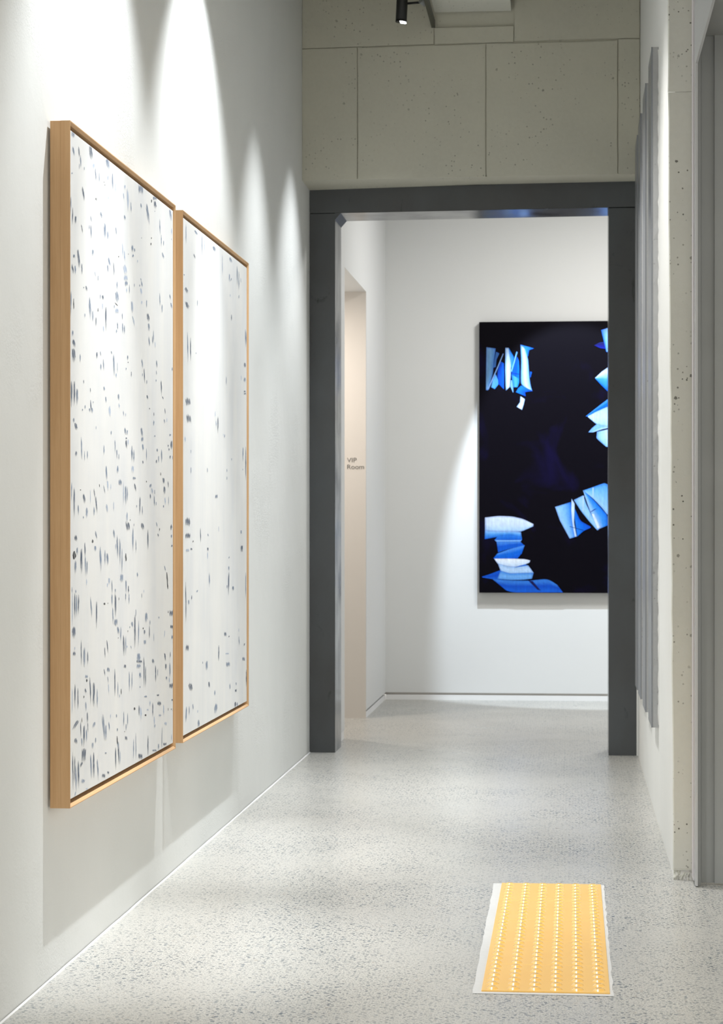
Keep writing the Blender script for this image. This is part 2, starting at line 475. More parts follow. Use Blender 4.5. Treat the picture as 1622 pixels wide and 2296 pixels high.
# metal-clad alcove to the right of the concrete end
YM = 6.68
XM = 0.376
struct(box('trim_4', (XE - 0.020, XE + 0.004), (YM + 0.004, YE + 0.0), (0.012, 3.95), LILAC), 'pale lilac sealant strip beside the concrete wall end')
alc = struct(thing('wall_alcove', (0.5, YM, 0), 'grey metal-clad alcove beside the concrete wall end', None), 'grey metal-clad alcove beside the concrete wall end')
zf = on_y(1556, 150, YM).z
box('edge_trim', (XM, XM + 0.007), (YM - 0.05, YM + 0.004), (0.004, zf), LIGHT_METAL, alc)
box('fascia', (XM, XM + 0.007), (3.6, YM + 0.004), (zf, 3.95), LIGHT_METAL, alc)
box('corner_channel', (XM + 0.007, XU(1572, YM)), (YM - 0.012, YM + 0.03), (0.0, zf + 0.12), GREY_METAL, alc)
zt = on_y(1605, 75, YM - 0.03).z
xa, xb = XU(1572, YM), XU(1604, YM)
box('cladding_panel', (xa, xb - 0.0008), (YM + 0.004, YM + 0.02), (0.006, zt), GREY_METAL, alc)
for k in range(4):
    x0 = xb + 0.0008 + k * 0.28
    box('cladding_panel', (x0, x0 + 0.2785), (YM - 0.004, YM + 0.02), (0.006, zt), GREY_METAL, alc)
box('panel_edge', (xb - 0.0015, xb + 0.0008), (YM - 0.006, YM + 0.004), (0.006, zt), GREY_METAL, alc)
box('soffit', (XM + 0.02, 1.8), (3.6, YM + 0.02), (zt, zt + 0.04), GREY_METAL, alc)
box('soffit_lip', (XM + 0.007, XM + 0.020), (3.6, YM), (zt + 0.03, zt + 0.04), GREY_METAL, alc)

# back room
ZC = 3.32
WB = 0.045
def lower(name, x, y, z1, mat, lab):
    return struct(box(name, x, y, (WB, z1), mat), lab)
lower('wall_far', (-1.5, 3.2), (YF, YF + 0.2), ZC, WHITE_WALL, 'white far wall of the back room')
struct(box('baseboard_far', (XBL, 3.2), (YF + 0.002, YF + 0.15), (0, 0.031), CAULK), 'flush white baseboard under a shadow gap on the far wall')
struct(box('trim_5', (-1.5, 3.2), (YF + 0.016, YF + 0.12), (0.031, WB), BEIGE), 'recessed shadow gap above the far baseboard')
YR0, YR1 = 11.06, 12.23
ZR = 2.413
lower('wall_room_left', (-1.45, XBL), (YP1, YR0), ZC, WHITE_WALL, 'short white wall stub beside the steel jamb')
struct(box('baseboard_left', (-1.44, XBL - 0.003), (YP1, YR0 - 0.003), (0, WB), CAULK), 'white baseboard of the short wall stub')
wl2 = lower('wall_room_left_rear', (-1.45, XBL), (YR1 + 0.01, YF), ZC, WHITE_WALL, 'white side wall of the back room past the beige reveal')
struct(box('baseboard_left_rear', (-1.44, XBL - 0.002), (YR1 + 0.012, YF), (0, 0.031), CAULK), 'white baseboard of the back room side wall')
struct(box('wall_room_header', (-2.4, XBL), (YR0, YR1 + 0.01), (ZR, ZC), WHITE_WALL), 'white wall above the recess of the VIP room entrance')
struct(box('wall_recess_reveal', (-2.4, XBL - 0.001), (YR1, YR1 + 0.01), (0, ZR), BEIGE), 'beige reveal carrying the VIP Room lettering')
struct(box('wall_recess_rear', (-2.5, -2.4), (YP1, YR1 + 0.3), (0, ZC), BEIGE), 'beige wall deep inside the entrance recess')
struct(box('wall_recess_near', (-2.4, -1.45), (YR0 - 0.1, YR0), (0, ZC), WHITE_WALL), 'white near side of the entrance recess')
struct(box('wall_room_right', (3.2, 3.4), (YP1, YF + 0.2), (0, ZC), WHITE_WALL), 'white right wall of the back room')
struct(box('wall_room_near', (XR + 0.02, 3.2), (YP1 - 0.12, YP1), (0, ZC), WHITE_WALL), 'white near wall of the back room')
struct(box('ceiling_back_room', (-2.5, 3.4), (YP1, YF + 0.2), (ZC, ZC + 0.1), WHITE_WALL), 'white ceiling of the back room')

# ------------------------------------------------------------------ pale diptych: framed paintings
P1A = [(85,90,180,45,10,2),(85,310,465,28,25,2),(170,310,480,18,15,3),(198,440,620,14,5,2),(180,560,640,8,0,2),(340,300,510,55,20,3),(253,610,660,8,0,2),(75,690,715,22,0,2),(390,560,640,30,0,1),(415,620,840,16,12,2),(470,690,840,9,4,2),(585,470,650,60,20,2),(600,735,815,14,0,1),(663,680,980,20,4,2),(707,840,1000,8,0,1),(228,895,1115,30,25,3),(540,825,840,8,0,4),(553,865,885,8,0,4),(430,1060,1105,8,0,4),(418,1060,1090,5,0,4),(605,1040,1100,16,0,1),(845,870,940,26,0,1),(880,925,1260,28,16,1),(822,990,1090,10,10,1),(930,1120,1270,10,8,2),(1075,870,1000,70,0,2),(1280,1040,1095,55,0,2),(1232,1085,1130,14,0,4),(1280,1105,1225,45,10,3),(1075,1140,1215,14,10,2),(1160,1130,1460,34,36,2),(840,1310,1395,28,8,2),(58,1040,1330,18,-4,2),(87,1200,1450,14,-8,3),(128,1320,1450,26,-2,3),(210,1450,1570,10,20,3),(345,1320,1410,8,15,2),(350,1450,1650,20,6,2),(325,1455,1520,9,2,2),(490,1260,1370,26,22,2),(552,1420,1680,34,6,2),(595,1540,1680,18,6,2),(710,1485,1600,12,14,2),(1500,1220,1420,30,20,2),(1350,1370,1600,12,10,2),(1375,1600,1770,10,0,2),(1407,1680,1760,9,0,2),(1223,1715,1750,14,0,4),(1231,1635,1660,10,0,4),(1280,1250,1262,10,0,3),(1087,1635,1655,7,0,3),(160,1800,2090,34,26,3),(100,1885,1930,26,8,2),(380,1810,1910,26,-4,2),(810,1720,1950,16,6,1),(835,1830,1980,14,10,1),(950,1745,1850,34,10,2),(985,1795,1850,12,4,2),(962,1880,1925,24,0,2),(753,1905,1925,12,0,4),(895,1870,1890,9,0,3),(1390,1850,1960,24,22,2),(605,1920,2070,26,26,2),(592,2030,2150,14,10,2),(680,1995,2200,9,8,3),(840,2030,2175,60,20,1),(855,2185,2271,55,4,1),(75,2020,2180,28,22,3),(120,2040,2180,26,6,2),(215,2015,2170,14,6,3),(405,2130,2200,8,14,1),(455,2190,2271,9,0,2),(1075,2230,2271,12,8,2),(1030,1960,2010,10,0,1),(1525,1500,1600,12,0,1),(1523,1650,1680,10,0,2)]
P1B = [(865,0,70,40,0,2),(730,0,130,16,0,2),(725,145,320,60,10,2),(700,315,360,14,40,4),(728,390,470,46,0,1),(690,350,400,10,0,2),(280,65,150,30,10,3),(245,85,110,10,0,3),(870,95,175,16,0,1),(910,50,190,9,0,2),(982,35,90,7,0,2),(1085,0,85,14,14,2),(1060,50,85,12,0,2),(1075,100,205,30,14,1),(60,140,520,20,-2,2),(98,255,410,14,2,4),(330,230,580,34,16,2),(485,195,265,9,0,2),(520,205,275,30,10,3),(378,430,590,12,0,2),(455,390,445,12,0,4),(423,525,655,12,0,3),(520,320,430,20,0,1),(565,360,740,24,4,3),(262,470,530,10,0,2),(945,290,470,36,10,1),(955,500,660,20,30,1),(805,465,560,9,4,2),(810,610,760,14,4,2),(835,640,770,12,4,2),(735,600,710,12,6,2),(722,705,760,14,0,2),(530,650,740,12,8,1),(1160,275,390,12,0,2),(1090,285,350,22,0,1),(1350,175,360,12,8,2),(1385,340,465,14,0,2),(1498,190,280,16,10,2),(1515,310,410,22,14,2),(1178,470,590,44,14,3),(1190,610,740,30,8,2),(1260,715,900,10,0,2),(1245,800,920,10,4,2),(1193,805,950,18,14,2),(1280,880,970,10,8,1),(85,715,810,28,0,2),(92,845,965,46,20,3),(97,980,1185,62,6,3),(193,1060,1180,13,2,2),(435,1030,1135,22,4,3),(485,1020,1085,10,10,2),(495,1195,1305,18,0,2),(530,1135,1300,13,8,2),(645,1020,1060,12,8,2),(680,1060,1400,26,12,2),(735,1180,1340,8,0,1),(718,1340,1410,20,0,1),(885,1080,1160,18,0,2),(890,1175,1190,12,0,4),(862,1260,1295,12,0,2),(938,1315,1400,9,0,3),(1090,1130,1280,20,14,2),(1125,1270,1500,18,8,3),(1100,1340,1390,10,0,2),(1163,1440,1500,10,0,2),(1303,1150,1270,18,10,2),(1300,1300,1370,9,6,2),(1298,1430,1470,10,0,2),(1370,1440,1690,16,10,3),(1390,1680,1720,14,14,3),(68,1440,1840,34,0,3),(110,1450,1820,30,0,3),(148,1560,1820,34,4,2),(243,1435,1495,16,4,3),(340,1555,1620,10,4,3),(540,1530,1600,24,6,2),(565,1680,1775,20,6,2),(748,1640,1735,26,8,2),(757,1780,1850,14,8,1),(620,1810,1980,34,6,1),(822,1880,1970,16,4,2),(855,1920,1970,10,0,1),(1168,1655,1725,22,8,3),(1203,1845,1870,12,0,3),(345,1730,1900,14,10,3),(330,1845,1910,24,4,2),(368,1840,1925,24,4,2),(265,1800,1870,18,0,2),(228,1860,1890,12,0,2),(383,1750,1780,8,0,2),(1265,1910,1970,9,2,3),(1425,1850,1940,9,8,3),(1263,2020,2110,18,4,2),(1420,2010,2080,18,2,2),(1455,1995,2060,10,0,1),(100,1990,2060,30,0,2),(125,2060,2165,46,14,3),(425,2110,2160,8,0,1),(645,2180,2240,14,0,2),(845,2130,2240,30,12,2),(880,2165,2240,20,0,2),(1085,2130,2271,32,12,2),(1533,1255,1310,11,0,2),(1280,2240,2271,20,0,2),(1505,2220,2260,24,0,2)]
P1C = [(865,0,30,20,0,3),(860,40,170,26,10,3),(888,30,120,18,6,1),(1097,0,65,34,0,2),(1103,95,205,26,6,2),(210,0,320,14,8,2),(135,205,290,32,0,3),(258,200,350,9,0,2),(298,200,320,12,0,2),(540,115,260,11,0,2),(700,40,220,12,4,2),(725,180,330,16,6,2),(757,240,330,9,0,2),(945,120,360,26,6,2),(975,180,370,14,0,2),(1158,165,350,9,0,2),(1105,340,395,18,0,3),(1315,165,220,22,0,2),(1378,180,375,14,2,2),(1335,270,380,18,0,2),(1303,325,390,22,0,3),(1520,50,190,34,4,3),(1475,110,145,14,0,3),(1487,160,205,18,0,3),(1503,265,325,20,0,3),(1540,270,330,10,0,2),(570,410,640,24,14,2),(590,630,790,24,10,1),(742,410,530,32,-6,2),(958,415,525,44,0,1),(978,580,620,44,6,2),(985,665,800,24,20,3),(775,615,695,48,0,2),(640,680,770,9,0,1),(533,700,815,9,24,2),(825,640,990,9,0,1),(855,700,1000,30,4,2),(880,720,940,12,4,2),(1365,515,560,9,0,4),(1157,635,660,10,0,4),(1405,590,680,34,6,3),(1420,710,835,32,0,3),(1428,870,1000,20,6,1),(1472,640,740,10,6,3),(1215,680,740,30,0,2),(1235,740,830,30,14,1),(1212,820,910,16,8,3),(1270,850,1010,14,6,2),(1278,765,840,9,0,2),(1298,940,1000,9,0,2),(70,660,930,12,-4,2),(107,715,1190,24,-2,3),(165,980,1145,20,4,2),(245,820,965,38,14,3),(290,1015,1180,36,0,2),(240,1150,1190,16,0,2),(340,760,970,8,4,1),(395,745,900,16,12,3),(420,840,1110,24,18,3),(395,1010,1150,20,4,2),(198,760,775,14,0,4),(473,685,725,10,4,4),(578,970,1105,30,12,1),(682,940,1080,9,0,1),(1065,855,1160,20,-4,3),(1097,1000,1140,10,2,2),(1015,985,1030,12,0,2),(1407,990,1030,14,0,2),(1480,860,1000,8,0,2),(875,1080,1240,28,0,1),(880,1240,1355,54,14,3),(922,1195,1215,8,0,4),(1095,1245,1355,50,14,3),(1300,1235,1305,14,16,2),(1348,1325,1365,9,0,4),(1325,1400,1460,20,8,3),(1520,1265,1360,26,0,3),(1522,1415,1475,18,0,2),(1528,1565,1600,22,0,3),(975,1255,1300,7,0,3),(960,1315,1680,26,2,2),(1005,1490,1690,10,2,2),(1178,1340,1660,22,4,3),(415,1360,1490,20,22,2),(375,1490,1540,22,0,4),(125,1430,1510,40,10,3),(410,1580,1670,34,6,2),(683,1340,1480,28,6,2),(730,1420,1790,26,12,2),(770,1470,1870,22,6,2),(803,1620,1990,12,0,2),(798,1990,2120,54,0,2),(710,1550,1640,14,0,1),(108,1660,1780,44,0,4),(150,1600,1730,26,0,2),(125,1790,2000,34,0,2),(210,1610,2010,34,0,3),(262,1520,1750,20,6,3),(265,1720,2050,18,10,2),(295,1800,2010,18,-4,2),(288,2060,2170,16,0,1),(485,1580,1990,34,14,2),(555,1640,1860,14,0,2),(590,1680,1870,36,4,2),(858,1690,1805,22,4,4),(1025,1960,2050,20,6,2),(1420,1870,1950,12,16,2),(1455,1965,2210,16,14,4),(615,2040,2150,34,0,1),(590,2120,2190,20,0,1),(655,2080,2271,14,4,2),(860,2080,2271,26,2,2),(895,2160,2271,14,2,3),(705,2200,2271,16,0,2),(1120,2220,2271,9,0,1),(75,2180,2271,9,0,2),(130,2220,2271,12,0,2)]
P1D = [(115,0,420,24,0,3),(145,0,370,22,-6,2),(172,20,310,14,-4,3),(80,0,480,10,0,1),(345,50,370,18,20,2),(432,90,550,22,0,3),(548,140,170,28,0,4),(598,140,152,9,0,4),(655,0,200,22,4,2),(705,0,370,28,6,3),(665,210,440,14,10,2),(715,370,470,48,-6,2),(742,480,600,34,10,2),(785,490,700,12,0,2),(757,60,105,8,0,4),(905,0,165,12,0,2),(855,0,110,12,0,2),(1090,0,70,9,0,2),(748,645,658,12,0,4),(945,410,500,34,12,2),(990,310,820,28,2,3),(1005,230,350,9,0,2),(1045,400,770,11,-4,2),(1155,280,440,40,0,2),(1110,500,525,14,0,4),(1128,530,610,24,4,3),(1135,675,740,32,0,2),(1200,470,660,13,2,3),(1210,390,470,9,0,2),(1265,580,710,8,0,1),(915,480,510,11,0,2),(888,540,565,8,0,4),(1340,340,380,16,0,2),(1525,250,335,60,0,3),(1525,460,520,40,0,3),(1540,610,670,40,0,2),(1475,255,290,9,0,4),(1425,540,650,9,-6,1),(100,480,660,62,0,3),(107,850,915,40,0,3),(115,780,830,14,0,1),(208,680,1080,18,4,3),(252,780,1090,34,4,2),(303,840,1060,20,0,3),(580,680,870,12,22,3),(550,780,960,16,8,3),(825,610,920,28,4,3),(857,620,900,10,0,2),(875,760,800,14,0,1),(930,760,810,10,10,2),(1045,870,1015,60,0,2),(1050,970,1015,80,8,3),(1050,1030,1095,56,-10,2),(1120,920,1380,16,4,3),(1145,1060,1370,12,0,3),(1065,1150,1250,36,0,2),(1065,1350,1380,12,0,2),(1250,950,1030,34,10,3),(1290,1050,1290,14,4,3),(1322,1100,1220,8,0,2),(1425,870,990,24,10,3),(1440,1020,1130,28,0,3),(1505,850,940,11,0,3),(1500,1010,1230,14,0,2),(1450,1210,1270,24,0,2),(1490,1220,1310,16,4,1),(1520,1310,1390,60,0,3),(845,1030,1090,30,0,3),(603,1080,1150,38,0,2),(540,1100,1200,12,16,3),(595,1210,1300,8,8,2),(605,1320,1470,16,4,1),(697,1100,1500,14,4,3),(743,1290,1520,10,0,2),(768,1470,1520,10,0,1),(790,1390,1470,10,0,4),(908,1140,1430,14,2,2),(950,1140,1400,10,-4,2),(285,1190,1235,40,0,2),(290,1250,1290,22,0,4),(335,1190,1660,20,14,3),(268,1380,1460,26,8,3),(392,1285,1670,34,0,3),(440,1390,1660,14,4,2),(248,1490,1525,14,0,4),(118,1310,1720,24,0,3),(160,1380,1690,14,2,3),(78,1390,1750,10,0,1),(275,1570,1720,22,4,2),(298,1720,1900,22,0,3),(303,1880,2030,9,4,3),(160,1845,1990,56,-70,3),(405,1870,1960,40,-20,2),(200,1860,2100,16,4,3),(218,1810,1880,8,0,4),(250,1920,2250,30,0,3),(285,1960,2190,20,0,2),(520,1760,2150,34,30,2),(568,1910,2150,30,0,2),(610,1870,2000,14,12,2),(635,1760,1820,10,0,1),(722,1760,1810,14,0,2),(735,1960,2020,20,0,2),(828,1720,1940,12,0,2),(885,1740,1950,11,0,2),(862,1900,2000,12,0,2),(985,1660,1700,30,0,4),(1050,1630,1790,14,2,3),(1075,1650,1870,30,6,1),(1145,1765,1785,28,0,4),(1175,1680,1710,26,0,1),(1210,1560,1650,16,0,1),(1250,1590,1800,13,0,3),(1270,1790,1920,14,6,1),(1280,1900,1970,26,0,1),(1145,1490,1520,40,0,2),(1325,1470,1500,34,0,3),(1345,1575,1640,56,0,3),(1355,1760,1795,36,0,1),(1405,1620,1780,14,6,1),(1540,1535,1570,34,0,3),(1548,1660,1730,22,0,3),(1520,1675,1705,10,0,3),(1475,1670,1710,6,0,4),(1435,1870,1920,34,0,1),(840,2005,2022,9,0,4),(730,2080,2200,16,6,4),(740,2150,2271,24,8,2),(862,2075,2140,34,0,3),(130,2110,2190,42,0,3),(418,2100,2180,14,0,2)]
P1E = [(215,350,480,20,8,2),(375,420,520,30,0,2),(250,500,720,80,-10,3),(225,700,790,30,-30,3),(85,560,1110,18,4,3),(115,620,1000,14,0,3),(128,740,1170,22,10,2),(165,680,1120,28,8,3),(345,580,960,22,16,2),(390,540,960,30,0,3),(440,660,1000,18,20,2),(565,560,585,22,0,2),(708,480,830,20,4,3),(748,400,760,22,10,3),(775,540,740,11,0,1),(972,370,660,12,0,2),(1003,280,660,10,4,2),(1070,580,660,60,0,3),(1180,320,620,14,0,3),(1275,520,550,60,0,2),(1335,430,540,20,0,2),(1385,200,540,9,-4,2),(1425,420,465,48,0,3),(1522,300,400,9,0,1),(535,870,930,46,0,3),(600,840,880,26,0,3),(245,950,1010,44,-20,2),(130,1130,1220,20,-16,1),(290,1080,1110,30,0,1)]
P2A = [(98,130,390,9,2,2),(213,205,275,30,30,2),(198,510,580,16,20,3),(305,260,560,9,4,2),(337,310,510,7,0,1),(450,410,490,34,24,2),(568,520,800,8,0,1),(665,550,630,34,20,2),(658,765,890,14,0,2),(685,820,870,10,-14,2),(757,670,920,10,4,2),(780,740,980,10,0,2),(803,820,890,7,4,1),(780,1040,1090,9,0,2),(668,1030,1070,9,0,1),(75,770,795,14,0,2),(95,940,1020,36,22,3),(100,1125,1225,44,30,3),(245,1105,1190,9,0,2),(685,1290,1380,9,0,3),(118,1520,1910,12,8,2),(157,1590,1890,12,2,3),(863,1480,1720,12,6,2),(880,1500,1700,9,0,2),(857,1910,1985,28,0,3),(855,2100,2170,26,0,2),(855,2270,2296,22,0,3),(618,2090,2210,7,0,2),(810,2070,2150,7,0,1),(228,1780,1800,8,0,2)]
P2B = [(118,70,165,64,10,3),(128,285,385,56,14,3),(858,0,28,26,0,3),(475,240,320,8,0,1),(485,360,440,10,6,1),(510,310,525,11,0,3),(580,530,560,8,0,1),(598,535,590,9,-4,2),(163,735,785,7,0,2),(163,960,1050,9,0,2),(373,970,1030,8,4,2),(625,980,1030,8,0,2),(625,1080,1130,8,0,2),(686,845,880,9,0,2),(833,700,910,15,0,2),(868,700,1130,11,0,3),(830,980,1005,7,0,2),(490,1310,1360,34,0,2),(122,1610,1720,64,0,3),(122,1810,1875,66,0,3),(283,1745,1930,10,6,3),(192,1905,1930,13,-4,4),(380,1815,1860,14,8,2),(520,1720,1800,5,0,1),(380,1990,2050,22,0,3),(378,2050,2150,12,0,1),(118,2010,2050,40,0,1),(168,2000,2030,22,0,3),(808,1770,1830,18,0,2),(818,1965,2065,34,0,3),(656,2110,2140,11,-6,2),(650,2230,2296,18,0,2),(88,560,650,20,0,1)]
P2C = [(650,0,340,20,-4,3),(628,180,230,11,0,2),(400,20,230,16,0,2),(705,190,260,28,0,2),(868,20,360,10,0,2),(95,140,670,11,4,3),(250,245,285,18,-16,2),(172,315,375,10,0,3),(133,370,440,12,0,2),(605,785,840,28,0,3),(653,830,858,14,0,3),(780,840,960,10,6,2),(853,930,970,18,-6,3),(523,955,1165,13,-4,3),(115,950,1030,40,0,3),(365,1155,1290,28,0,2),(313,1165,1200,8,0,2),(640,1170,1235,48,0,2),(840,1110,1160,36,0,2),(630,1055,1075,44,0,1),(876,1270,1500,11,0,3),(150,1445,1540,48,14,3),(395,1420,1510,24,4,3),(470,1535,1610,12,0,2),(665,1450,1530,13,0,2),(745,1435,1480,14,0,2),(740,1520,1560,24,0,3),(735,1680,1770,30,0,3),(760,1690,1760,11,0,2),(487,1700,1850,44,-10,2),(105,1730,1960,20,-8,2),(140,1740,1860,10,0,2),(187,1710,1790,11,4,2),(250,1790,1830,9,0,1),(262,1910,2025,30,0,2),(778,740,790,7,0,1)]
SHADE = {1: srgb(164, 177, 197), 2: srgb(116, 131, 153), 3: srgb(76, 89, 109), 4: srgb(38, 42, 48)}

def painting(name, y0, y1, z0, z1, tiles, scale, label, z_back):
    xf = -1.195                      # front of the frame
    xb = XL + 0.006                  # back of the frame, a small gap to the wall
    t = 0.008                        # rail thickness
    rec = 0.005
    root = thing(name, (xf, (y0 + y1) / 2, z0), label, 'painting', 'pale diptych on the plaster wall')
    frame = bpy.data.objects.new('frame', None); COL.objects.link(frame); frame.parent = root
    # uprights in two glued laths; every member has a chamfer on its inner front edge
    xm = xb + (xf - xb) * 0.52
    def prism(nm, prof, axis, lo, hi, mat):
        k = len(prof)
        vv = [((p[0], p[1], e) if axis == 'z' else (p[0], e, p[1])) for e in (lo, hi) for p in prof]
        fs = [tuple(range(k)), tuple(range(k, 2 * k))] + [(i, (i + 1) % k, k + (i + 1) % k, k + i) for i in range(k)]
        return mesh_obj(nm, vv, fs, mat, frame)
    def prof(o, sgn, x0, x1, cham=True):     # o: outer face, sgn: direction towards the picture
        return [(x0, o), (x1, o), (x1, o + sgn * 0.0022), (x1 - 0.0055, o + sgn * t), (x0, o + sgn * t)] if cham else \
               [(x0, o), (x1, o), (x1, o + sgn * t), (x0, o + sgn * t)]
    prism('upright', prof(y0, 1, xb, xm - 0.0001, False), 'z', z0, z1 - 0.001, WOOD_Z)
    prism('upright', prof(y0, 1, xm + 0.0001, xf), 'z', z0, z1, WOOD_Z)
    prism('upright', prof(y1, -1, xb, xf), 'z', z0, z1, WOOD_Z)
    prism('rail', prof(z0, 1, xb, xf), 'y', y0 + 0.0022, y1 - 0.0022, WOOD_Y)
    prism('rail', prof(z1, -1, xb, xf), 'y', y0 + 0.0022, y1 - 0.0022, WOOD_Y)
    cx = xf - rec
    g = 0.011
    cv = box('canvas', (xb + 0.004, cx), (y0 + t + g, y1 - t - g), (z0 + t + g, z1 - t - g), CANVAS, root, 0.001)
    # brush strokes: thin ragged ribbons of paint lying on the canvas
    off = root_loc(root)
    vv, ff, cc = [], [], []
    px = cx + 0.00012
    def P(u, v):
        p = on_x(u, v, px)
        return p
    lev = []
    def ribbon(x0, y0_, x1, y1_, wd, col, nseg=6, taper=True, level=0):
        base = len(vv); lev.extend([level] * (2 * nseg + 2))
        for i in range(nseg + 1):
            s = i / nseg
            prof = (math.sin(math.pi * (0.06 + 0.88 * s)) ** 0.6) if taper else (math.sin(math.pi * (0.12 + 0.76 * s)) ** 0.5 * (0.75 + 0.35 * random.random()))
            if taper: prof *= 0.75 + 0.5 * random.random()
            hw = wd * 0.5 * prof
            xc = x0 + (x1 - x0) * s + (random.random() - 0.5) * wd * 0.18
            yc = y0_ + (y1_ - y0_) * s
            vv.append((xc - hw, yc)); vv.append((xc + hw, yc + (random.random() - 0.5) * wd * 0.4))
            fade = min(1.0, 0.5 + 5.0 * s, 0.15 + 3.0 * (1 - s)) if taper else min(1.0, 0.55 + 3 * s, 0.45 + 2.5 * (1 - s))
            if col[0] < 0.06: fade = 1.0
            cf = tuple(c_ * fade + w_ * (1 - fade) for c_, w_ in zip(col[:3], (0.765, 0.765, 0.752))) + (1,)
            cc.append(cf); cc.append(cf)
        for i in range(nseg):
            a = base + 2 * i
            ff.append((a, a + 1, a + 3, a + 2))
    for (ou, ov), data in tiles:
        for si, (x, ya, yb, wd, dx, d) in enumerate(data):
            L0 = (si % 6) * 1.2e-5
            X = ou + x / scale; A = ov + ya / scale; B = ov + yb / scale; Wd = wd / scale; D = dx / scale
            h = B - A
            k = 0.85 + 0.3 * random.random()
            col = tuple(min(1, c * k) for c in SHADE[d][:3]) + (1,)
            pale = tuple(0.62 * c + 0.38 * e for c, e in zip(col, (0.765, 0.765, 0.755))) + (1,)
            if d == 4 or Wd < 2.4:
                ribbon(X, A, X + D, B, max(Wd, 1.0), col, level=L0 + 1.2e-4)
            elif h < Wd * 2.2:           # blob / palette dab
                ribbon(X, A + h * 0.12, X + D, B - h * 0.12, Wd * 0.8, pale, 7, False, L0)
                nb = max(4, int(Wd / 0.8))
                for q in range(nb):
                    f = (q + 0.5) / nb - 0.5
                    r = random.random
                    ribbon(X + f * Wd * 0.95, A + h * (0.42 * r() - 0.12), X + D + f * Wd * 0.95, B - h * (0.42 * r() - 0.15), Wd / nb * (0.7 + 0.6 * r()), col, 4, True, L0 + 9e-5 + q * 2e-6)
            else:                        # long sweep, a bundle of bristle marks
                ribbon(X, A + h * 0.08, X + D, B - h * 0.06, Wd * 0.8, pale, 7, True, L0)
                nb = max(3, int(Wd / 0.75))
                for q in range(nb):
                    f = (q + 0.5) / nb - 0.5
                    r = random.random
                    ribbon(X + f * Wd * 0.75, A + h * 0.35 * r() * abs(f) * 2, X + D + f * Wd * 0.6, B - h * 0.35 * r(), Wd / nb * (0.7 + 0.7 * r()), col, 6, True, L0 + 9e-5 + q * 2e-6)
    ymin, ymax, zmin, zmax = y0 + t + g + 0.001, y1 - t - g - 0.001, z0 + t + g + 0.001, z1 - t - g - 0.001
    pts = []
    for i, (u, v) in enumerate(vv):
        p = P(u, v); p.y = min(max(p.y, ymin), ymax); p.z = min(max(p.z, zmin), zmax)
        pts.append(p)
    for p, l_ in zip(pts, lev): p.x = px + l_
    me = bpy.data.meshes.new('brush_strokes')
    me.from_pydata([tuple(p - off) for p in pts], [], ff)
    ca = me.color_attributes.new('paint', 'FLOAT_COLOR', 'POINT')
    for i, c in enumerate(cc): ca.data[i].color = c
    st = link('brush_strokes', me, STROKE, root)
    st['kind'] = 'stuff'
    return root
xf_ = -1.195
painting('framed_painting', 5.117, 6.515, 0.416, 2.066,
         [((150, 280), P1A), ((150, 630), P1B), ((150, 980), P1C), ((150, 1330), P1D), ((150, 1600), P1E)], 6.488,
         'pale canvas crowded with blue-grey strokes in a pine floater frame', 0)
painting('framed_painting', 6.640, 8.022, 0.420, 2.070,
         [((400, 480), P2A), ((400, 880), P2B), ((400, 1280), P2C)], 5.741,
         'pale canvas with few scattered blue-grey strokes in a pine floater frame', 0)

# ------------------------------------------------------------------ dark blue painting in the back room
YPF = YF - 0.047
p_l = XU(1075, YPF)
pz1 = on_y(1075, 722, YPF).z; pz0 = on_y(1075, 1329, YPF).z
dp = thing('dark_painting', (p_l + 0.65, YPF, pz0), 'large blue-black canvas with swept bright blue shapes on the far wall', 'painting')
box('canvas', (p_l, p_l + 1.32), (YPF, YF - 0.004), (pz0, pz1), DARK, dp, 0.002)
layer = [0]
def shape(org, sc, A, B, ca, cb, cm=None, n=22, kx=8):
    """strip swept between two traced edges, colour running from edge A over the middle to edge B"""
    def resample(pts):
        pts = [Vector((org[0] + x / sc, org[1] + y / sc)) for x, y in pts]
        L = [0]
        for a_, b_ in zip(pts, pts[1:]): L.append(L[-1] + (b_ - a_).length)
        out = []
        for i in range(n + 1):
            s = L[-1] * i / n; k = 0
            while k < len(L) - 2 and L[k + 1] < s: k += 1
            f = (s - L[k]) / max(1e-6, L[k + 1] - L[k])
            out.append(pts[k].lerp(pts[k + 1], f))
        # smooth the traced polyline
        for _ in range(2):
            out = [out[0]] + [(out[i - 1] + out[i] * 2 + out[i + 1]) / 4 for i in range(1, n)] + [out[-1]]
        return out
    a_, b_ = resample(A), resample(B)
    layer[0] += 1
    dvv, dff, dcc = [], [], []
    yy = YPF - 0.0004 - 0.00008 * layer[0]
    base = len(dvv)
    la, lb = Vector(srgb(*ca)[:3]), Vector(srgb(*cb)[:3])
    lm = Vector(srgb(*cm)[:3]) if cm else (la + lb) / 2
    for i in range(n + 1):
        for j in range(kx + 1):
            t = j / kx
            p = a_[i].lerp(b_[i], t)
            c = la.lerp(lm, t * 2) if t < 0.5 else lm.lerp(lb, t * 2 - 1)
            edge = min(t, 1 - t, i / n, 1 - i / n)
            if edge < 0.01: c = c * 0.55 + Vector((0, 0.02, 0.22))
            c = c * (0.93 + 0.14 * random.random())
            dvv.append(on_y(p.x, p.y, yy)); dcc.append((c.x, c.y, c.z, 1))
    for i in range(n):
        for j in range(kx):
            k = base + i * (kx + 1) + j
            dff.append((k, k + 1, k + kx + 2, k + kx + 1))
    me = bpy.data.meshes.new('swept_shape')
    off = root_loc(dp)
    me.from_pydata([tuple(p - off) for p in dvv], [], dff)
    ca_ = me.color_attributes.new('paint', 'FLOAT_COLOR', 'POINT')
    for i, c in enumerate(dcc): ca_.data[i].color = c
    link('swept_shape', me, BLUE_PAINT, dp)
U1 = ((1075, 760), 10.813)
